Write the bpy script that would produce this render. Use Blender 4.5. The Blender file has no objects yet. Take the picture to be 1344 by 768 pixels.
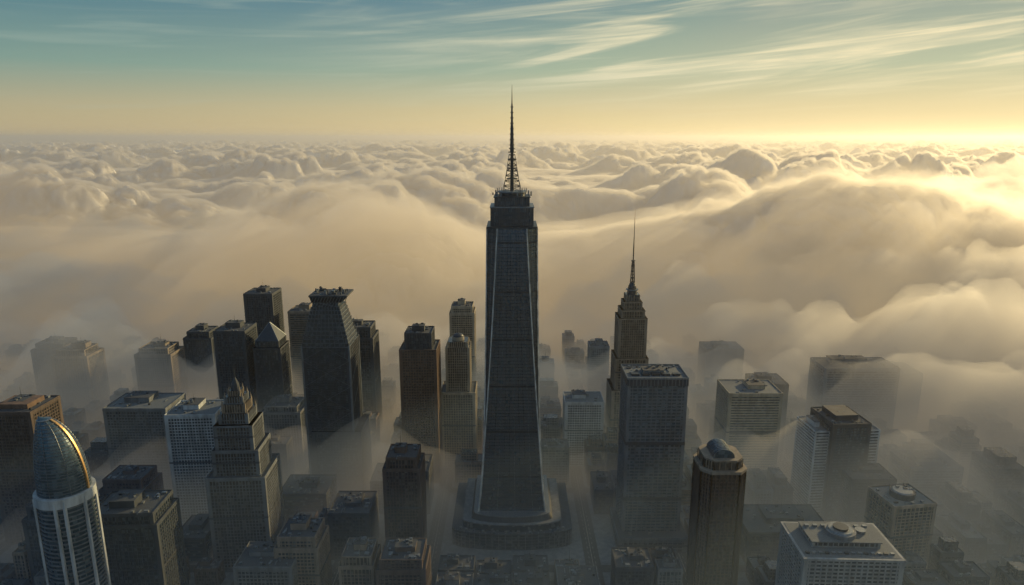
import bpy, math, random, numpy as np
from mathutils import Vector
sc=bpy.context.scene
sc.view_settings.view_transform='Standard';sc.view_settings.look='None';sc.view_settings.exposure=0
cam=bpy.data.objects.new("camera",bpy.data.cameras.new("camera"));sc.collection.objects.link(cam)
cam.data.lens=24;cam.data.clip_end=200000;cam.data.clip_start=1
cam.location=(0,0,487);cam.rotation_euler=(math.radians(90-12.8),0,0);sc.camera=cam
AZ=math.radians(50);EL=math.radians(16)
d=Vector((math.sin(AZ)*math.cos(EL),math.cos(AZ)*math.cos(EL),math.sin(EL)))
sun=bpy.data.objects.new("sun",bpy.data.lights.new("sun",'SUN'));sc.collection.objects.link(sun)
sun.data.energy=5;sun.data.angle=math.radians(.5);sun.data.color=(1,.73,.34)
sun.rotation_euler=(-d).to_track_quat('-Z','Y').to_euler()

# ---------------------------------------------------------------- node helper
class NT:
    def __init__(s,nt): s.nt=nt
    def n(s,t,**k):
        nd=s.nt.nodes.new(t)
        for a,b in k.items(): setattr(nd,a,b)
        return nd
    def l(s,a,b): s.nt.links.new(a,b)
    def m(s,op,a,b=None,c=None,clamp=False):
        nd=s.n('ShaderNodeMath',operation=op,use_clamp=clamp)
        for i,v in enumerate((a,b,c)):
            if v is None: continue
            if isinstance(v,(int,float)): nd.inputs[i].default_value=v
            else: s.l(v,nd.inputs[i])
        return nd.outputs[0]
    def mix(s,f,a,b,mode='MIX'):
        nd=s.n('ShaderNodeMix',data_type='RGBA',blend_type=mode,clamp_factor=True)
        for i,v in ((0,f),(6,a),(7,b)):
            if isinstance(v,(int,float)): nd.inputs[i].default_value=v
            elif isinstance(v,tuple): nd.inputs[i].default_value=(*v,1) if len(v)==3 else v
            else: s.l(v,nd.inputs[i])
        return nd.outputs[2]
    def ramp(s,f,stops,interp='LINEAR'):
        nd=s.n('ShaderNodeValToRGB');cr=nd.color_ramp;cr.interpolation=interp
        while len(cr.elements)<len(stops): cr.elements.new(.5)
        for e,(p,c) in zip(cr.elements,stops): e.position=p;e.color=(*c,1)
        s.l(f,nd.inputs[0]);return nd.outputs[0]
    def mr(s,v,a,b,c=0,d=1,smooth=True):
        nd=s.n('ShaderNodeMapRange',interpolation_type='SMOOTHSTEP' if smooth else 'LINEAR')
        s.l(v,nd.inputs[0])
        for i,q in enumerate((a,b,c,d)): nd.inputs[i+1].default_value=q
        return nd.outputs[0]
# ---------------------------------------------------------------- sky
w=bpy.data.worlds.new("World");sc.world=w;w.use_nodes=True
N=NT(w.node_tree);bg=w.node_tree.nodes['Background']
sky=N.n('ShaderNodeTexSky',sky_type='NISHITA',sun_disc=False,sun_elevation=EL,sun_rotation=AZ)
tc=N.n('ShaderNodeTexCoord');sx=N.n('ShaderNodeSeparateXYZ');N.l(tc.outputs['Generated'],sx.inputs[0])
X,Y,Z=sx.outputs
zc=N.m('MAXIMUM',Z,0.0)
front=N.ramp(zc,[(0,(.56,.44,.24)),(.04,(.45,.40,.25)),(.09,(.20,.32,.27)),(.18,(.05,.175,.24)),(.45,(.08,.20,.35)),(1,(.08,.19,.35))])
back=N.ramp(zc,[(0,(.10,.18,.26)),(.1,(.08,.18,.29)),(.4,(.08,.20,.35)),(1,(.08,.19,.35))])
dt=N.m('ADD',N.m('MULTIPLY',X,math.sin(AZ)),N.m('MULTIPLY',Y,math.cos(AZ)))
base=N.mix(N.mr(dt,-.7,.1),back,front)
gl=N.m('MULTIPLY',N.m('POWER',N.m('MAXIMUM',dt,0.0),1.5),N.m('EXPONENT',N.m('MULTIPLY',zc,-7.0)))
glow=N.mix(1.0,(.54,.41,.16),gl,'MULTIPLY')
col=N.mix(1.0,base,glow,'ADD')
nis=N.mix(1.0,sky.outputs[0],(.10,.10,.10),'MULTIPLY')
nis=N.mix(1.0,nis,(.8,.7,.5),'DARKEN')
col=N.mix(.12,col,nis)
az=N.m('ARCTAN2',X,Y)
def streak(rot,sa,sz,seed,lo,hi,det=6,dist=1.2):
    v=N.m('SUBTRACT',zc,N.m('MULTIPLY',az,rot))
    cv=N.n('ShaderNodeCombineXYZ');N.l(N.m('MULTIPLY',az,sa),cv.inputs[0]);N.l(N.m('MULTIPLY',v,sz),cv.inputs[1]);cv.inputs[2].default_value=seed
    no=N.n('ShaderNodeTexNoise');N.l(cv.outputs[0],no.inputs['Vector']);no.inputs['Scale'].default_value=1;no.inputs['Detail'].default_value=det;no.inputs['Roughness'].default_value=.55;no.inputs['Distortion'].default_value=dist
    return N.mr(no.outputs[0],lo,hi)
s1=streak(.10,1.9,24,5.3,.43,.62,5,1.0);s2=streak(.07,4,90,8.1,.36,.66,8,.5)
cir=N.m('MULTIPLY',N.m('MULTIPLY',s1,N.m('ADD',N.m('MULTIPLY',s2,.85),.3)),N.mr(zc,.03,.10))
cir=N.m('MULTIPLY',cir,N.mr(az,-.40,.2,.03,1))
s3=streak(.03,3,60,1.7,.48,.8)
cir=N.m('ADD',cir,N.m('MULTIPLY',N.m('MULTIPLY',s3,.3),N.mr(zc,.0,.06)),clamp=True)
ccol=N.mix(N.mr(az,-.6,.6),(.42,.50,.42),(.94,.82,.52))
col=N.mix(N.m('MULTIPLY',cir,.9),col,ccol)
N.l(col,bg.inputs[0]);bg.inputs[1].default_value=1.0

# ---------------------------------------------------------------- clouds
def perlin(x,y,seed=0):
    rng=np.random.RandomState(seed);a=rng.rand(4096)*2*np.pi;gx=np.cos(a);gy=np.sin(a);p=rng.permutation(4096)
    xi=np.floor(x).astype(np.int64);yi=np.floor(y).astype(np.int64);xf=x-xi;yf=y-yi
    def g(i,j,fx,fy):
        h=p[(p[i&4095]+j)&4095];return gx[h]*fx+gy[h]*fy
    u=xf**3*(xf*(xf*6-15)+10);v=yf**3*(yf*(yf*6-15)+10)
    n00=g(xi,yi,xf,yf);n10=g(xi+1,yi,xf-1,yf);n01=g(xi,yi+1,xf,yf-1);n11=g(xi+1,yi+1,xf-1,yf-1)
    return (n00*(1-u)+n10*u)*(1-v)+(n01*(1-u)+n11*u)*v
def worley(x,y,seed):
    rng=np.random.RandomState(seed);p=rng.permutation(4096);r1=rng.rand(4096);r2=rng.rand(4096);r3=rng.rand(4096)
    xi=np.floor(x).astype(np.int64);yi=np.floor(y).astype(np.int64);best=np.zeros_like(x)
    for di in(-1,0,1):
        for dj in(-1,0,1):
            h=p[(p[(xi+di)&4095]+yi+dj)&4095]
            dx=xi+di+r1[h]-x;dy=yi+dj+r2[h]-y;R=.45+.5*r3[h]
            q=np.sqrt(np.maximum(0,1-(dx*dx+dy*dy)/(R*R)))*R
            best=np.maximum(best,q)
    return best
def smooth(a,b,x):
    t=np.clip((x-a)/(b-a),0,1);return t*t*(3-2*t)
def gs(X,Y,x,y,r): return np.exp(-((X-x)**2+(Y-y)**2)/(2*r*r))
def cloud_h(X,Y,seed=1):
    wx=X+90*perlin(X/300,Y/300,7)+34*perlin(X/90,Y/90,17)+16*perlin(X/30,Y/30,27);wy=Y+90*perlin(X/300,Y/300,8)+34*perlin(X/90,Y/90,18)+16*perlin(X/30,Y/30,28)
    big=perlin(wx/1700,wy/1100,seed)+.4*perlin(wx/700,wy/500,seed+20)
    puff=smooth(-.12,.32,perlin(wx/1000,wy/620,seed+5))
    gp=gs(X,Y,1000,1700,420)
    puff=np.maximum(puff,gp)
    gap=smooth(.05,.40,perlin(wx/820+9,wy/540,seed+33))*(1-gp)
    d1=worley(wx/430,wy/330,seed+1)*150;d2=worley(wx/170,wy/140,seed+2)*95;d3=worley(wx/70,wy/62,seed+3)*46;d4=worley(wx/28,wy/26,seed+4)*18
    deck=152+95*big+(d1*(.2+.8*puff)+d2*(.1+.9*puff)+d3*puff+d4*puff)*(1-.75*gap)+35*gp
    edge=930-.10*np.abs(X)-.12*np.maximum(X,0)+200*perlin(X/420,Y/900+3,seed+9)+60*perlin(X/130,Y/130,seed+10)
    f=smooth(0,1,(Y-edge)/1250)
    return -10+(deck+10)*f**.75
def bury(X,Y): return 150*(1-smooth(1400-.25*np.clip(X,0,900),2200-.45*np.clip(X,0,900),Y))
def fog_h(X,Y):
    e=810-.12*np.abs(X)-.38*np.maximum(X-150,0)+150*perlin(X/240,Y/240,41)
    f=smooth(0,1,(Y-e)/420)
    n=130*perlin(X/210,Y/190,42)+60*perlin(X/90,Y/90,43)+24*perlin(X/40,Y/40,44)
    h=-12+(98+.05*np.abs(X)+.09*np.maximum(X,0)+n)*f+12*f
    bl=95*gs(X,Y,-175,815,95)+90*gs(X,Y,-380,900,110)+75*gs(X,Y,-520,800,100)+85*gs(X,Y,330,840,120)+125*gs(X,Y,560,800,140)+60*gs(X,Y,60,900,80)
    return np.maximum(h,-25+bl*(1+.4*perlin(X/80,Y/80,45))+.35*n*np.minimum(bl/50,1))
def grid_closed(name,rows,cols,fn,mat,y0=850,y1=90000,pw=1.15,hw=1.25,off=200,closed=True,zmin=-10):
    t=np.linspace(0,1,rows);ys=y0*(y1/y0)**(t**pw);us=np.linspace(-hw,hw,cols)
    Y=np.repeat(ys[:,None],cols,1);X=us[None,:]*(Y+off)
    Z=np.maximum(fn(X,Y),zmin);n=rows*cols
    V=np.stack([X,Y,Z],-1).reshape(-1,3)
    i=(np.arange(rows-1)[:,None]*cols+np.arange(cols-1)[None,:]).reshape(-1)
    F=[np.stack([i,i+1,i+cols+1,i+cols],-1)]
    if closed:
        V=np.concatenate([V,np.stack([X,Y,np.full_like(X,-30.)],-1).reshape(-1,3)])
        F.append(np.stack([i,i+cols,i+cols+1,i+1],-1)+n)
        def side(idx):
            a=idx[:-1];b=idx[1:];return np.stack([a,a+n,b+n,b],-1)
        F+= [side(np.arange(cols)),side(np.arange(cols)[::-1]+(rows-1)*cols),side(np.arange(rows)[::-1]*cols),side(np.arange(rows)*cols+cols-1)]
    F=np.concatenate(F)
    me=bpy.data.meshes.new(name);me.vertices.add(len(V));me.vertices.foreach_set("co",V.ravel())
    me.loops.add(F.size);me.loops.foreach_set("vertex_index",F.ravel().astype(np.int32))
    me.polygons.add(len(F));me.polygons.foreach_set("loop_start",np.arange(len(F))*4)
    me.update(calc_edges=True);me.validate()
    if not closed: me.shade_smooth()
    o=bpy.data.objects.new(name,me);sc.collection.objects.link(o);me.materials.append(mat);return o
def volmat(name,dens,col,g,em=None):
    m=bpy.data.materials.new(name);m.use_nodes=True;n=m.node_tree;n.nodes.clear()
    o=n.nodes.new('ShaderNodeOutputMaterial');s=n.nodes.new('ShaderNodeVolumeScatter');s.inputs['Color'].default_value=(*col,1);s.inputs['Density'].default_value=dens;s.inputs['Anisotropy'].default_value=g
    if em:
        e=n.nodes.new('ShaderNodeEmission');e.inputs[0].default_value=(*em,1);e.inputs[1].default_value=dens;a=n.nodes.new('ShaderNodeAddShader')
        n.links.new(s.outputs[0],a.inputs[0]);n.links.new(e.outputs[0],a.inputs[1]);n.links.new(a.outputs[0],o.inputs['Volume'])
    else: n.links.new(s.outputs[0],o.inputs['Volume'])
    return m
def core_mat():
    m=bpy.data.materials.new("cloud_core");m.use_nodes=True;q=NT(m.node_tree);m.node_tree.nodes.clear()
    o=q.n('ShaderNodeOutputMaterial');a=q.n('ShaderNodeBsdfDiffuse');b=q.n('ShaderNodeBsdfTranslucent');mx=q.n('ShaderNodeMixShader')
    a.inputs[0].default_value=(.97,.97,.97,1);b.inputs[0].default_value=(.97,.95,.92,1);mx.inputs[0].default_value=.4
    q.l(a.outputs[0],mx.inputs[1]);q.l(b.outputs[0],mx.inputs[2]);q.l(mx.outputs[0],o.inputs[0]);return m
EM=(.215,.153,.076)   # even emission colour for mist and veil, standing in for multiple scattering
EP=(.14,.108,.066)  # weaker emission for the puffs, also in place of scattered light
grid_closed("cloud_sea",1000,1050,lambda X,Y:cloud_h(X,Y)-22-bury(X,Y),core_mat(),y0=1000,closed=False,zmin=-40)
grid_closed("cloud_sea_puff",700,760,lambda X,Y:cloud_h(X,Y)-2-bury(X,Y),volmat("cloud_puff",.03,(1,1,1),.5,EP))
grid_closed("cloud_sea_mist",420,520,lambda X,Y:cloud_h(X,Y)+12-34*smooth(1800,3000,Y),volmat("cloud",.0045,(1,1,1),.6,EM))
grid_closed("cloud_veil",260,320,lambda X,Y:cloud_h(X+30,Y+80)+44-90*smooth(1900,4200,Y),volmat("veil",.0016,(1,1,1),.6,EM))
grid_closed("city_fog",300,340,fog_h,volmat("city_fog",.0068,(.93,.96,1),.68,(.066,.066,.058)),y0=560,y1=2600,pw=1,hw=1.1)  # last colour is a uniform glow added to the fog, replacing scattered light
def volbox(name,x,y,z0,wx,wy,h,mat):
    v=[(x+a*wx/2,y+b*wy/2,z0+cc*h) for cc in(0,1) for a,b in((-1,-1),(1,-1),(1,1),(-1,1))]
    f=[(0,3,2,1),(4,5,6,7),(0,1,5,4),(1,2,6,5),(2,3,7,6),(3,0,4,7)]
    me=bpy.data.meshes.new(name);me.from_pydata(v,[],f);me.materials.append(mat);o=bpy.data.objects.new(name,me);sc.collection.objects.link(o);return o
volbox("haze",0,45000,-40,120000,92000,640,volmat("haze",.000022,(1,.98,.95),.5))
volbox("distant_haze",0,46500,-41,121000,89000,600,volmat("distant_haze",.00005,(1,.98,.93),.5))
volbox("low_haze",0,1300,-45,6000,2600,185,volmat("low_haze",.0009,(.36,.54,.78),.25))

# ---------------------------------------------------------------- materials
def stone(name,c,rough=.8,sc_=.05,metal=0):
    m=bpy.data.materials.new(name);m.use_nodes=True;q=NT(m.node_tree);p=m.node_tree.nodes['Principled BSDF']
    t=q.n('ShaderNodeTexCoord');no=q.n('ShaderNodeTexNoise');mp=q.n('ShaderNodeMapping');mp.inputs['Scale'].default_value=(1,1,.25)
    q.l(t.outputs['Object'],mp.inputs[0]);q.l(mp.outputs[0],no.inputs['Vector']);no.inputs['Scale'].default_value=sc_*3;no.inputs['Detail'].default_value=6;no.inputs['Roughness'].default_value=.65
    f=q.mr(no.outputs[0],.3,.7)
    q.l(q.mix(f,tuple(x*.62 for x in c),tuple(min(1,x*1.2) for x in c)),p.inputs['Base Color'])
    p.inputs['Roughness'].default_value=rough;p.inputs['Metallic'].default_value=metal;return m
def glass(name,dark,light,bay=3.2,fl=4.0,rough=.18,metal=.4):
    m=bpy.data.materials.new(name);m.use_nodes=True;q=NT(m.node_tree);p=m.node_tree.nodes['Principled BSDF']
    t=q.n('ShaderNodeTexCoord');vm=q.n('ShaderNodeVectorMath',operation='DIVIDE');q.l(t.outputs['Object'],vm.inputs[0]);vm.inputs[1].default_value=(bay,bay,fl)
    fl_=q.n('ShaderNodeVectorMath',operation='FLOOR');q.l(vm.outputs[0],fl_.inputs[0])
    wn=q.n('ShaderNodeTexWhiteNoise');q.l(fl_.outputs[0],wn.inputs[0])
    f=q.m('POWER',wn.outputs[0],2.5)
    q.l(q.mix(f,dark,light),p.inputs['Base Color'])
    q.l(q.m('ADD',q.m('MULTIPLY',wn.outputs[0],.12),rough),p.inputs['Roughness'])
    p.inputs['Specular IOR Level'].default_value=.8;p.inputs['Metallic'].default_value=metal;return m
M={'tan':stone('limestone',(.19,.165,.135)),'cream':stone('cream_stone',(.32,.285,.22)),'brown':stone('brown_brick',(.078,.06,.052)),
'rust':stone('rust_granite',(.12,.078,.056)),'grey':stone('grey_concrete',(.12,.14,.16)),'dgrey':stone('dark_granite',(.034,.046,.06)),
'white':stone('white_panel',(.36,.40,.43)),'pale':stone('pale_concrete',(.22,.24,.255)),'roof':stone('roof_gravel',(.045,.055,.066),.9,.3),'lroof':stone('pale_roof',(.10,.12,.135),.9,.3),
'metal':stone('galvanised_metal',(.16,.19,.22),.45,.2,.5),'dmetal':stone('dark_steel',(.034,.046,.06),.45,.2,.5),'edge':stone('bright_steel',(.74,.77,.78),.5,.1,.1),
'gold':stone('bronze_cladding',(.55,.36,.16),.4,.1,.6),
'gA':glass('dark_glass',(.022,.038,.054),(.065,.092,.115)),'gB':glass('blue_glass',(.032,.068,.095),(.09,.14,.175)),'gC':glass('bronze_glass',(.035,.036,.038),(.09,.09,.085)),
'gT':glass('tower_glass',(.085,.122,.16),(.10,.14,.175),2.6,4.1,.16,.8)}
# ---------------------------------------------------------------- mesh builder
class B:
    def __init__(s): s.v=[];s.f=[];s.m=[];s.mats=[]
    def mi(s,k):
        if k not in s.mats: s.mats.append(k)
        return s.mats.index(k)
    def add(s,v,f,k):
        o=len(s.v);s.v+=v;i=s.mi(k)
        for q in f: s.f.append(tuple(a+o for a in q));s.m.append(i)
    def box(s,x0,y0,z0,x1,y1,z1,k):
        s.add([(x0,y0,z0),(x1,y0,z0),(x1,y1,z0),(x0,y1,z0),(x0,y0,z1),(x1,y0,z1),(x1,y1,z1),(x0,y1,z1)],
        [(0,3,2,1),(4,5,6,7),(0,1,5,4),(1,2,6,5),(2,3,7,6),(3,0,4,7)],k)
    def cb(s,cx,cy,z0,wx,wy,h,k): s.box(cx-wx/2,cy-wy/2,z0,cx+wx/2,cy+wy/2,z0+h,k)
    def loft(s,secs,k,cap=True):
        n=len(secs[0]);v=[p for q in secs for p in q];f=[]
        for i in range(len(secs)-1):
            for j in range(n): f.append((i*n+j,i*n+(j+1)%n,(i+1)*n+(j+1)%n,(i+1)*n+j))
        if cap: f.append(tuple(range((len(secs)-1)*n,len(secs)*n)));f.append(tuple(range(n))[::-1])
        s.add(v,f,k)
    def ell(s,cx,cy,z,rx,ry,n=32): return [(cx+rx*math.cos(2*math.pi*i/n),cy+ry*math.sin(2*math.pi*i/n),z) for i in range(n)]
    def cyl(s,cx,cy,z0,r0,z1,r1,k,n=16): s.loft([s.ell(cx,cy,z0,r0,r0,n),s.ell(cx,cy,z1,max(r1,.01),max(r1,.01),n)],k)
    def dome(s,cx,cy,z,r,h,k,n=24): s.loft([s.ell(cx,cy,z+h*math.sin(a),r*math.cos(a),r*math.cos(a),n) for a in [i*math.pi/2/8*.985 for i in range(9)]],k)
    def rect(s,cx,cy,z,wx,wy): return [(cx-wx/2,cy-wy/2,z),(cx+wx/2,cy-wy/2,z),(cx+wx/2,cy+wy/2,z),(cx-wx/2,cy+wy/2,z)]
    def beam(s,a,b,r,k):
        a=Vector(a);b=Vector(b);dd=(b-a).normalized();u=dd.orthogonal().normalized()*r;w_=dd.cross(u).normalized()*r
        q=lambda p:[tuple(p+u),tuple(p+w_),tuple(p-u),tuple(p-w_)]
        s.loft([q(a),q(b)],k)
    def facade(s,cx,cy,z0,wx,wy,z1,g,t,style='grid',fl=4.0,bay=4.0,band=1.3,pier=.9,corner=True,mr=2):
        s.cb(cx,cy,z0,wx-1,wy-1,z1-z0,g)
        nf=max(1,int(round((z1-z0)/fl)));fh=(z1-z0)/nf
        if style in('grid','bands'):
            for i in range(nf):
                e=0 if style=='bands' else -.3
                s.cb(cx,cy,z0+i*fh,wx+e,wy+e,band,t)
        if style in('grid','piers'):
            nx=max(2,int(round(wx/bay)));ny=max(2,int(round(wy/bay)))
            for i in range(nx+1):
                x=cx-wx/2+pier/2+(wx-pier)*i/nx
                for sy in(-1,1): s.cb(x,cy+sy*(wy/2-.35),z0,pier,.9,z1-z0,t)
            for i in range(1,ny):
                y=cy-wy/2+pier/2+(wy-pier)*i/ny
                for sx_ in(-1,1): s.cb(cx+sx_*(wx/2-.35),y,z0,.9,pier,z1-z0,t)
            if style=='piers':
                k=z0
                while k<z1-6: s.cb(cx,cy,k,wx-.35,wy-.35,.8,t);k+=fh
        if corner:
            cwid=min(wx,wy)*.06+.8
            for a in(-1,1):
                for b_ in(-1,1): s.cb(cx+a*(wx/2-cwid/2+.06),cy+b_*(wy/2-cwid/2+.06),z0,cwid,cwid,z1-z0,t)
        for k in range(mr):
            zz=z1-2.2-k*(z1-z0)*.42
            if zz>z0+8: s.cb(cx,cy,zz,wx+.5,wy+.5,2.2,t if k==0 else 'dgrey')
    def roof(s,cx,cy,z,wx,wy,t,rng,par=1.6,surf='roof',rich=1.0):
        s.cb(cx,cy,z,wx-1.2,wy-1.2,.3,surf)
        for a in(-1,1):
            s.cb(cx+a*(wx/2-.35),cy,z+.01,.7,wy,par,t);s.cb(cx,cy+a*(wy/2-.35),z+.01,wx-1.41,.7,par-.02,t)
        pw,ph=wx*rng.uniform(.3,.5),wy*rng.uniform(.3,.5);px,py=cx+rng.uniform(-.12,.12)*wx,cy+rng.uniform(0,.15)*wy
        hh=rng.uniform(4,8);s.cb(px,py,z+.3,pw,ph,hh,t);s.cb(px,py,z+.3+hh,pw+.6,ph+.6,.5,'roof')
        for i in range(int(5*rich)): s.cb(px+rng.uniform(-.4,.4)*pw,py+rng.uniform(-.4,.4)*ph,z+hh+.8,rng.uniform(1,4),rng.uniform(1,3),rng.uniform(.8,2.5),rng.choice(['metal','dmetal','lroof']))
        for i in range(int(14*rich)):
            x=cx+rng.uniform(-.42,.42)*wx;y=cy+rng.uniform(-.42,.42)*wy
            if abs(x-px)<pw/2+2 and abs(y-py)<ph/2+2: continue
            r=rng.random()
            if r<.55: s.cb(x,y,z+.3,rng.uniform(1.5,5),rng.uniform(1.5,4),rng.uniform(1,2.6),rng.choice(['metal','dmetal','lroof','grey']))
            elif r<.75: s.cyl(x,y,z+.3,1.4,z+2.4,1.4,'metal',12)
            else: s.box(x-.4,y-rng.uniform(2,8),z+.3,x+.4,y+2,z+1.3,'metal')
        if rng.random()<.45:
            s.cyl(px,py,z+hh,.35,z+hh+rng.uniform(8,18),.08,'dmetal',6)
    def done(s,name,loc=(0,0,0),rot=0):
        me=bpy.data.meshes.new(name);me.from_pydata(s.v,[],s.f);me.polygons.foreach_set("material_index",s.m)
        for k in s.mats: me.materials.append(M[k])
        o=bpy.data.objects.new(name,me);sc.collection.objects.link(o);o.location=loc;o.rotation_euler[2]=math.radians(rot);return o
FOOT=[]
def foot(x,y,wx,wy): FOOT.append((x-wx/2,y-wy/2,x+wx/2,y+wy/2))
def lattice(b,cx,cy,z0,r0,z1,r1,n,k='dmetal',t=.35):
    L=lambda i:[(cx+sx_*(r0+(r1-r0)*i/n),cy+sy*(r0+(r1-r0)*i/n),z0+(z1-z0)*i/n) for sx_,sy in((-1,-1),(1,-1),(1,1),(-1,1))]
    for i in range(n):
        p=L(i);q=L(i+1)
        for j in range(4):
            b.beam(p[j],q[j],t,k);b.beam(p[j],q[(j+1)%4],t*.6,k);b.beam(q[j],p[(j+1)%4],t*.6,k);b.beam(q[j],q[(j+1)%4],t*.7,k)
# ---------------------------------------------------------------- main tower
def main_tower():
    b=B();LV=[(24,43,43),(40,40.5,40.5),(60,38,38),(90,35.5,35.5),(130,33.2,32.6),(180,31.6,29.0),(230,30.6,25.6),(290,29.6,21.8),(340,28.8,19),(386,28.2,16.5)]
    def par(z):
        for a,c in zip(LV,LV[1:]):
            if z<=c[0]: 
                t=(z-a[0])/(c[0]-a[0]);return a[1]+(c[1]-a[1])*t,a[2]+(c[2]-a[2])*t
        return LV[-1][1:]
    def sec(z,e=0):
        W,f=par(z);f=min(f,W-.2);W+=e;f+=e*.4
        return [(-f,-W,z),(f,-W,z),(W,-f,z),(W,f,z),(f,W,z),(-f,W,z),(-W,f,z),(-W,-f,z)]
    b.loft([sec(l[0]) for l in LV],'gT')
    z=28;i=0
    while z<385:
        hh=2.6 if i%14==13 else .5
        a=sec(z,.2);c=[(x,y,zz+hh) for x,y,zz in sec(z,.2)];b.loft([a,c],'dmetal');z+=4.1;i+=1
    zs=[l[0] for l in LV]
    for fc in range(8):
        n=11 if fc%2==0 else 6
        for j in range(n+1):
            t=j/n;pts=[]
            corner=j in(0,n)
            for z in zs:
                s_=sec(z,.9 if corner else .35);p=Vector(s_[fc]);q=Vector(s_[(fc+1)%8]);pts.append(p.lerp(q,t))
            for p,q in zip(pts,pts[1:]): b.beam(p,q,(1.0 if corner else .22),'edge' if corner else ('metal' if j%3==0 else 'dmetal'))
    b.cb(0,0,386,58,58,2.2,'dmetal')
    b.facade(0,0,388.2,49,49,409,'gA','dgrey','piers',4,3.2,1,.8,mr=0);b.cb(0,0,409,50.5,50.5,1.2,'metal')
    b.facade(0,0,410.2,40,40,420,'gA','dmetal','piers',4,3,1,.8,mr=0);b.cb(0,0,420,42,42,1.2,'dmetal')
    b.cyl(0,0,421.2,15,425,15,'dmetal',24);b.cyl(0,0,425,17.5,426.4,17.5,'metal',24)
    for i in range(24):
        a=i*math.pi/12;b.beam((17*math.cos(a),17*math.sin(a),426),(17*math.cos(a),17*math.sin(a),430),.25,'metal')
    for i in range(16): 
        a=random.Random(i).random()*6.28;r=random.Random(i+50).uniform(17,23);b.cb(r*math.cos(a),r*math.sin(a),421.2,1.5,1.5,3+i%4,'metal')
    lattice(b,0,0,426,10,468,3.2,7,t=.5)
    for i in range(4):
        a=math.pi/4+i*math.pi/2;b.beam((16*math.cos(a),16*math.sin(a),426),(3*math.cos(a),3*math.sin(a),462),.28,'dmetal')
    b.cyl(0,0,426,2.2,470,1.7,'dmetal',10)
    for z,r in((440,6.5),(452,5.5),(462,5),(470,4.4),(474,3.6)): b.cyl(0,0,z,r,z+1.1,r,'dmetal',16)
    b.cyl(0,0,470,2.4,500,1.7,'dmetal',10);b.cyl(0,0,500,1.5,524,.9,'dmetal',8);b.cyl(0,0,524,.7,545,.15,'dmetal',6)
    for z in range(478,526,6): b.cyl(0,0,z,2.9-(z-478)*.03,z+1.2,2.9-(z-478)*.03,'dmetal',12)
    def pod(z,rx,yf,yb,n=28):
        return [(rx*math.cos(math.pi+math.pi*i/n),-yf-(yf*.32)*math.sin(math.pi*i/n),z) for i in range(n+1)]+[(rx,yb,z),(-rx,yb,z)]
    b.loft([pod(0,72,48,60),pod(20,72,48,60)],'gA');
    for z in(0,4,8,12,16): b.loft([pod(z,72.6,48.4,60.6),pod(z+1.3,72.6,48.4,60.6)],'dgrey')
    for i in range(29):
        p=pod(0,72.9,48.6,60)[i];b.beam(p,(p[0],p[1],20),.5,'grey')
    b.loft([pod(20,73.6,49,61.5),pod(22,73.6,49,61.5)],'dgrey')
    for i in range(29):
        p=pod(22,73.2,48.8,61)[i];b.cb(p[0],p[1],22,.5,.5,1.4,'pale')
    b.loft([pod(22,60,45,56),pod(30,59,44,56)],'gA');b.loft([pod(30,60.5,45,57),pod(31.3,60.5,45,57)],'grey')
    b.loft([pod(31.3,50,42,50),pod(38,46,40.5,50)],'dmetal');b.loft([pod(38,47,41,51),pod(39,47,41,51)],'metal')
    for i in range(3,26,2):
        p=pod(22,66,46.5,60)[i];b.cb(p[0],p[1],22,3,2.4,1.8,'metal')
    b.done("spired_skyscraper",(0,800,0));foot(0,800,160,150)
main_tower()
R=random.Random(4)
def t2():
    b=B();b.facade(0,0,0,60,56,110,'gC','tan','piers');b.facade(0,0,110,50,46,160,'gC','tan','piers');b.facade(0,0,160,43,40,222,'gC','tan','piers',4,3.4,mr=1)
    b.facade(0,0,222,36,34,234,'gC','tan','piers');b.facade(0,0,234,28,27,246,'gC','tan','piers');b.facade(0,0,246,21,21,256,'gA','tan','piers')
    b.loft([b.ell(0,0,256,8,8,12),b.ell(0,0,268,6,6,12),b.ell(0,0,274,3,3,12)],'dmetal');b.cyl(0,0,262,9.5,263.2,9.5,'metal',16)
    lattice(b,0,0,270,3.2,305,1.6,7,t=.4);b.cyl(0,0,270,1,330,.9,'dmetal',8)
    for z in(280,290,298,306): b.cyl(0,0,z,3.2,z+1,3.2,'dmetal',12)
    b.cyl(0,0,330,.8,382,.15,'dmetal',6)
    b.done("needle_spired_tower",(182,1010,0));foot(182,1010,60,56)
t2()
def t3():
    b=B();b.facade(0,0,0,70,49,206,'gB','grey','grid',4.1,5.8,1.5,.9,mr=0);b.cb(0,0,206,71,50,8,'dgrey')
    for i in range(-8,9): b.cb(i*4.1,-25.2,206.4,.6,.6,7.2,'metal')
    for i in range(-5,6): b.cb(35.7,i*4.4,206.4,.6,.6,7.2,'metal')
    b.cb(0,0,60,70.6,49.6,4.2,'dgrey');b.cb(0,0,132,70.6,49.6,4.2,'dgrey')
    b.roof(0,0,214,71,50,'metal',R,2.2,'lroof',2)
    for i in range(5): b.cb(-24+i*12,-10,214.3,9,6,2.2,'dmetal')
    b.facade(0,-6,0,84,70,18,'gA','grey','grid',4.5,6);b.roof(0,-6,18,84,70,'grey',R)
    b.done("glass_office_tower",(169,772,0));foot(169,768,86,72)
t3()
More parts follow.
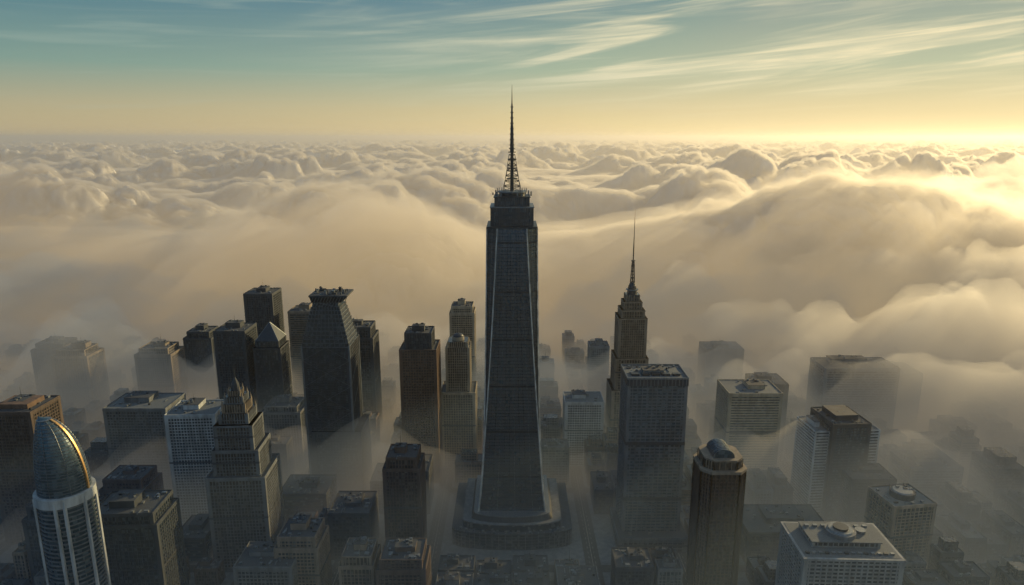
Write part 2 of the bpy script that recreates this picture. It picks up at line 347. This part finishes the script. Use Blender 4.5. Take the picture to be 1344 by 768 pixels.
def simple(name,x,y,wx,wy,h,g,t,style='grid',rot=0,fl=4,bay=4,band=1.3,steps=(),surf='roof',rich=1,pier=.9,extra=None):
    b=B();z=0
    lv=[(h if not steps else steps[0][0],wx,wy)]
    for i,(zz,ww,dd_) in enumerate(steps):
        nz=steps[i+1][0] if i+1<len(steps) else h
        lv.append((nz,ww,dd_))
    for (z1,a,c) in lv:
        b.facade(0,0,z,a,c,z1,g,t,style,fl,bay,band,pier)
        if z1<h: b.roof(0,0,z1,a,c,t,R,rich=.5)
        z=z1;cw,cd=a,c
    b.roof(0,0,h,cw,cd,t,R,surf=surf,rich=rich)
    if extra: extra(b,h,cw,cd)
    o=b.done(name,(x,y,0),rot);foot(x,y,wx+6,wy+6);return o
simple("banded_office_tower",344,935,76,58,134,'gA','cream','bands',0,4,5,2.0,surf='lroof')
simple("dark_office_tower",398,1010,50,50,118,'gA','dgrey','grid')
def t6():
    b=B();b.facade(0,0,0,50,58,133,'gB','dgrey','grid',4,4.5);b.roof(0,0,133,50,58,'dgrey',R,rich=1.5)
    for sx_ in(-1,1):
        b.facade(sx_*33,4,0,20,50,120,'gA','white','bands',4,5,1.7,mr=0);b.roof(sx_*33,4,120,20,50,'white',R,surf='lroof',rich=.7)
    b.cb(0,2,133.3,30,34,7,'dgrey');b.done("winged_office_tower",(428,832,0),4);foot(428,832,92,66)
t6()
simple("wide_office_slab",545,1035,116,56,136,'gA','grey','bands',0)
simple("hotel_tower",392,1225,70,50,106,'gA','tan','grid')
simple("office_tower",640,1100,80,60,105,'gA','grey','grid')
def t9():
    b=B()
    def oc(z,r,c=9): return [(-r+c,-r,z),(r-c,-r,z),(r,-r+c,z),(r,r-c,z),(r-c,r,z),(-r+c,r,z),(-r,r-c,z),(-r,-r+c,z)]
    b.loft([oc(0,23),oc(146,23)],'gC')
    z=0
    while z<142: b.loft([oc(z,23.4),oc(z+1.3,23.4)],'brown');z+=4
    for fc in range(8):
        s_=oc(0,23.6);p=Vector(s_[fc]);q=Vector(s_[(fc+1)%8]);n=7 if fc%2==0 else 4
        for j in range(n+1):
            a=p.lerp(q,j/n);b.beam(a,a+Vector((0,0,148)),.7,'tan' if j in(0,n) else 'brown')
    b.loft([oc(146,24.4),oc(149,24.4)],'tan');b.loft([oc(149,20,8),oc(158,19,8)],'gC');b.loft([oc(158,20,8),oc(160,20,8)],'tan')
    for fc in range(8):
        s_=oc(149,20.3,8);p=Vector(s_[fc]);q=Vector(s_[(fc+1)%8])
        for j in range(5): a=p.lerp(q,j/4);b.beam(a,a+Vector((0,0,9)),.5,'tan')
    sec=lambda y:[(11*math.cos(math.pi*i/12),y,160+9*math.sin(math.pi*i/12)) for i in range(13)]
    b.loft([sec(-14),sec(14)],'gB')
    for y in range(-13,14,3): b.loft([[(x*1.03,y-.25,160+(zz-160)*1.04) for x,_,zz in sec(0)],[(x*1.03,y+.25,160+(zz-160)*1.04) for x,_,zz in sec(0)]],'metal')
    b.done("domed_stone_tower",(222,672,0));foot(222,672,50,50)
t9()
def t10():
    b=B();b.facade(0,0,0,92,62,104,'gA','pale','grid',4,5.5,1.7,1.3,mr=0);b.cb(0,0,104,93,63,2.4,'pale');b.cb(0,0,106.4,88,58,.3,'lroof')
    b.facade(0,4,106.7,64,34,112,'gA','pale','grid',4,5,1.2,mr=0);b.cb(0,4,112,66,36,1,'lroof')
    b.cyl(0,2,113,14,117,14,'grey',32);b.cyl(0,2,117,12,118.4,11,'metal',32);b.cyl(0,2,118.4,7,120.4,7,'dmetal',24);b.cyl(20,4,113,5,116,5,'metal',20)
    for i in range(14): b.cb(-40+i*6,-23,106.7,3.4,2.6,1.8,'metal' if i%3 else 'dmetal')
    for i in range(8): b.cb(-28+i*8,13,113,4,3,2,'metal')
    b.done("rooftop_plant_office",(318,592,0),-2);foot(318,592,96,66)
t10()
simple("low_office_block",322,738,98,62,41,'gA','dgrey','grid',0,rich=2)
def ex12(b,h,w_,d_): b.cyl(0,0,h+.3,13,h+7,13,'dgrey',28);b.cyl(0,0,h+7,11,h+8,10,'metal',28)
simple("pale_apartment_tower",447,712,52,46,86,'gA','tan','piers',8,bay=5,extra=ex12,surf='lroof')
simple("dark_office_tower",452,800,56,44,70,'gA','dgrey','grid')
simple("glass_office_block",560,850,70,50,62,'gB','grey','bands')
simple("brown_granite_tower",-592,775,56,54,172,'gC','brown','grid',0,4,4.4,extra=lambda b,h,w_,d_:b.cb(0,0,h+.3,34,30,6,'rust'))
def t15():
    b=B();r=22
    b.cyl(0,0,0,r-1,188,r-1,'gB',48)
    z=0
    while z<186: b.cyl(0,0,z,r,z+1.1,r,'grey',48);z+=4
    for a0 in(-60,-78,-140,20,-20):
        a=math.radians(a0);b.beam(((r+.4)*math.cos(a),(r+.4)*math.sin(a),0),((r+.4)*math.cos(a),(r+.4)*math.sin(a),188),1.5,'white')
    b.cyl(0,0,182,r+1.0,190.5,r+1.2,'white',48)
    L=lambda s_:-20+7*s_**2.2; Rr=lambda s_:-13+33*math.sqrt(max(0,1-s_**2.1))
    def sec(s_,e=0):
        l=L(s_)-e;rr=Rr(s_)+e;cx=(l+rr)/2;rx=(rr-l)/2;return b.ell(cx,0,190.5+66*s_,max(rx,.3),max(rx*.95,.3),40)
    b.loft([sec(i/24) for i in range(25)],'gB')
    for i in range(0,24):
        s_=i/24;q=sec(s_,.5);b.loft([q,[(x,y,z+.6) for x,y,z in q]],'metal')
    for an in range(0,40,5):
        for i in range(23): b.beam(sec(i/24,.45)[an],sec((i+1)/24,.45)[an],.25 if an else 1.3,'metal' if an else 'gold')
    b.done("crescent_crowned_tower",(-388,540,0));foot(-388,540,50,50)
t15()
simple("dark_pier_office",-388,632,70,52,123,'gA','dgrey','piers',3,bay=4.4,steps=((112,62,46),),rich=1.5)
simple("pale_office_tower",-506,885,84,58,132,'gA','grey','grid',0,surf='lroof')
simple("white_banded_tower",-404,822,62,50,148,'gA','white','grid',3,bay=3.6,surf='lroof')
def t19():
    b=B();b.facade(0,0,0,66,60,112,'gC','grey','piers',4,3.6);b.facade(0,0,112,52,46,142,'gC','grey','piers',4,3.4);b.facade(-1,0,142,43,40,172,'gC','grey','piers',4,3.2)
    for z,w_ in((112,66),(142,52)): b.roof(0,0,z,w_,w_*.92,'grey',R,rich=.2,par=2)
    zz=172;ww=33
    for k,hh in enumerate((12,10,8,6)):
        b.facade(-1,0,zz,ww,ww*.94,zz+hh,'gC','tan' if k%2 else 'grey','piers',4,3,mr=0);zz+=hh
        for a in(-1,1):
            for c in(-1,1): b.cyl(a*(ww/2-1)-1,c*(ww*.46-1),zz,1.3,zz+6,.15,'tan',8)
        ww*=.80 if k<2 else .66
    b.loft([b.ell(-1,0,208,5.5,5.5,8),b.ell(-1,0,214,4.5,4.5,8),b.ell(-1,0,222,1.2,1.2,8)],'dgrey')
    b.cyl(-1,0,220,.9,240,.12,'dmetal',8)
    b.done("art_deco_spire_tower",(-313,732,0),3);foot(-313,732,70,66)
t19()
def t20():
    b=B();b.facade(0,0,0,62,54,218,'gA','dgrey','grid',4,4,1.2,.8,mr=0)
    for z in range(20,218,36):
        for s_ in(-1,1):
            b.beam((-31,s_*27.6,z),(31,s_*27.6,z+36),.3,'metal');b.beam((31,s_*27.6,z),(-31,s_*27.6,z+36),.3,'metal')
            b.beam((s_*31.6,-27,z),(s_*31.6,27,z+36),.3,'metal')
    for x in(-31,31):
        for y in(-27,27): b.cb(x,y,0,2.4,2.4,220,'metal')
    for k in range(10):
        t=k/10;w_=62-26*t;dd_=54-22*t;b.cb(0,0,218+k*5.2,w_-1,dd_-1,5.2,'gA');b.cb(0,0,218+k*5.2,w_+.6,dd_+.6,.8,'metal')
        n=10
        for j in range(n+1):
            for s_ in(-1,1): b.cb(-w_/2+w_*j/n,s_*dd_/2,218+k*5.2,.6,.6,5.2,'metal')
    b.cb(0,0,270,34,30,7,'gA')
    for j in range(9):
        for s_ in(-1,1): b.beam((-17+j*4.2,s_*15.3,270),(-17+((j+1)%9)*4.2,s_*15.3,277),.35,'metal')
    b.loft([b.rect(2,0,276,40,32),b.rect(5,0,284,48,40)],'dmetal')
    b.box(-20,-20,284.1,30,20,286.2,'dgrey')
    for j in range(12): b.beam((-18+j*4,-18.2,276.5),(-18+((j+1)*4),-20,284),.5,'metal')
    for i in range(34): b.cb(R.uniform(-17,26),R.uniform(-16,16),286,R.uniform(1,4),R.uniform(1,4),R.uniform(1,6),R.choice(['dgrey','dmetal','metal']))
    b.facade(8,0,0,66,60,100,'gA','dgrey','grid',4,4)
    b.done("braced_crown_tower",(-245,885,0));foot(-240,885,70,62)
t20()
simple("dark_glass_tower",-440,1175,50,50,222,'gA','dgrey','grid',surf='roof')
def t22():
    b=B();b.facade(0,0,0,42,42,172,'gA','dgrey','piers');b.facade(0,0,172,36,36,182,'gA','dgrey','piers')
    b.loft([b.rect(0,0,182,36,36),b.rect(0,0,207,2,2)],'dmetal');b.cyl(0,0,206,.5,216,.1,'dmetal',6)
    for sx_ in(-1,1):
        for sy in(-1,1): b.beam((sx_*18,sy*18,182),(0,0,208),.5,'metal')
    b.done("pyramid_roofed_tower",(-376,1022,0));foot(-376,1022,44,44)
t22()
simple("slab_office_tower",-430,1022,48,50,199,'gA','dgrey','grid')
simple("pale_slab_tower",-368,1175,46,46,190,'gA','tan','bands')
simple("dark_setback_tower",-248,1075,50,50,189,'gA','dgrey','grid',steps=((172,42,42),))
def t26(): 
    b=B();b.facade(0,0,0,52,50,200,'gC','rust','grid',4,3.6,1.4,1.2,mr=0);b.roof(0,0,200,52,50,'rust',R,rich=.6)
    b.facade(0,0,200.3,38,38,222,'gA','dgrey','piers',4,3.4,mr=0);b.roof(0,0,222,38,38,'dgrey',R);b.done("brick_office_tower",(-130,925,0));foot(-130,925,54,54)
t26()
simple("cream_office_tower",-88,1180,44,44,197,'gC','cream','grid',steps=((186,38,38),))
def t28():
    b=B();b.facade(0,0,0,52,50,118,'gC','cream','piers',4,3.6);b.roof(0,0,118,52,50,'cream',R,rich=.3);b.facade(0,0,118.3,36,36,186,'gC','cream','piers',4,3.2,mr=0)
    b.facade(0,0,186,30,30,194,'gC','cream','piers',4,3);b.cyl(0,0,194,9,199,9,'cream',20);b.dome(0,0,199,8,5,'dmetal');b.cyl(0,0,203,.5,212,.1,'dmetal',6)
    for a in(-1,1):
        for c in(-1,1): b.cyl(a*15,c*15,186,2,193,.3,'cream',8)
    b.done("art_deco_tower",(-80,975,0));foot(-80,975,54,54)
t28()
simple("pale_office_block",108,975,58,44,102,'gA','white','grid',bay=3.6,surf='lroof')
simple("slender_tower",160,1210,36,36,114,'gA','grey','grid')
simple("tan_stone_tower",-128,745,44,42,125,'gC','brown','piers',steps=((112,36,36),),bay=3.6)
for (x,y,wx,h,t) in((-745,1120,60,136,'tan'),(-610,1130,62,136,'tan'),(-560,1190,50,148,'dgrey'),(-760,960,70,90,'grey'),(-480,1120,40,146,'tan'),(-700,860,70,76,'dgrey'),(-340,960,60,100,'grey'),(-800,1150,60,138,'dgrey')):
    simple("fogbound_tower",x,y,wx,50,h,'gA',t,R.choice(['grid','piers']),steps=((h*.93,wx*.8,40),))
for (x,y,wx,wy,h,g,t,st,nm) in ((-225,655,46,44,80,'gA','tan','grid',"ornate_roof_block"),(-160,640,36,40,66,'gC','tan','piers',"stone_office_block"),(-112,628,50,44,72,'gC','brown','grid',"ornate_roof_block"),
   (-190,742,48,52,60,'gA','dgrey','grid',"office_block"),(-262,800,60,50,52,'gB','dgrey','bands',"office_block"),(-255,640,60,46,58,'gA','grey','grid',"office_block"),
   (70,640,44,40,30,'gA','grey','grid',"office_block"),(130,655,40,36,44,'gA','dgrey','grid',"office_block"),(-500,690,60,50,96,'gA','dgrey','piers',"dark_office_block"),(-470,770,54,44,84,'gC','brown','grid',"dark_office_block")):
    simple(nm,x,y,wx,wy,h,g,t,st,rich=2,steps=((h*.86,wx*.86,wy*.86),) if nm!="office_block" else ())
# ---------------------------------------------------------------- ground, streets, fillers
def matg(name,c,sc_): return stone(name,c,.9,sc_)
def sheet(name,rects,z,mat):
    v=[];f=[]
    for x0,y0,x1,y1 in rects:
        o=len(v);v+=[(x0,y0,z),(x1,y0,z),(x1,y1,z),(x0,y1,z)];f.append((o,o+1,o+2,o+3))
    me=bpy.data.meshes.new(name);me.from_pydata(v,[],f);me.materials.append(mat);o=bpy.data.objects.new(name,me);sc.collection.objects.link(o);return o
sheet("ground",[(-60000,-2000,60000,91000)],-.02,matg("earth",(.05,.05,.05),.02))
AX=[-95-105*k for k in range(14)]+[95+105*k for k in range(14)];AX.sort()
SY=[700-80*k for k in range(6)]+[880+80*k for k in range(10)];SY.sort()
sheet("road",[(AX[0]-20,SY[0]-20,AX[-1]+20,SY[-1]+20)],0,matg("asphalt",(.045,.045,.045),.05))
marks=[]
for x in AX:
    for xo in(-3.4,3.4):
        yy=SY[0]
        while yy<1300: marks.append((x+xo-.1,yy,x+xo+.1,yy+4));yy+=10
    marks.append((x-.12,SY[0],x+.12,1300))
sheet("road_marking",marks,.008,matg("road_paint",(.7,.7,.66),.1))
pb=B();lots=[]
for i in range(len(AX)-1):
    for j in range(len(SY)-1):
        x0,x1,y0,y1=AX[i]+9,AX[i+1]-9,SY[j]+7,SY[j+1]-7
        pb.box(x0,y0,-.01,x1,y1,.15,'grey');lots.append((x0+4,y0+4,x1-4,y1-4))
pb.done("pavement")
G=random.Random(21)
def hit(a): return any(a[0]<f[2] and a[2]>f[0] and a[1]<f[3] and a[3]>f[1] for f in FOOT)
for (x0,y0,x1,y1) in lots:
    if y0<480 or y0>1420 or abs((x0+x1)/2)>.86*(y1+120): continue
    if x1-x0>120: nx=4
    else: nx=G.choice((2,3,3))
    ny=2 if y1-y0<80 else 3
    for a in range(nx):
        for c in range(ny):
            r=(x0+(x1-x0)*a/nx+.8,y0+(y1-y0)*c/ny+.8,x0+(x1-x0)*(a+1)/nx-.8,y0+(y1-y0)*(c+1)/ny-.8)
            if hit(r): 
                r=(r[0]+6,r[1]+5,r[2]-6,r[3]-5)
                if hit(r): continue
            cx,cy,wx,wy=(r[0]+r[2])/2,(r[1]+r[3])/2,r[2]-r[0],r[3]-r[1]
            h=G.choice((14,18,22,26,30,36,42));
            if cy>830: h+=G.uniform(0,30)
            if abs(cx)<130 and cy<800: h=min(h,24)
            b=B();t=G.choice(['grey','dgrey','tan','brown','dgrey','dgrey','grey']);st=G.choice(['grid','grid','bands','piers'])
            b.facade(0,0,0,wx,wy,h,G.choice(['gA','gA','gB','gC']),t,st,4,G.uniform(3.4,5),mr=1)
            b.roof(0,0,h,wx,wy,t,G,surf=G.choice(['roof','roof','lroof']),rich=.8)
            if G.random()<.3 and h>24: b.facade(0,0,h+.3,wx*.6,wy*.6,h+G.uniform(6,14),'gA',t,'grid',4,4,mr=0)
            b.done("city_block_building",(cx,cy,.15))
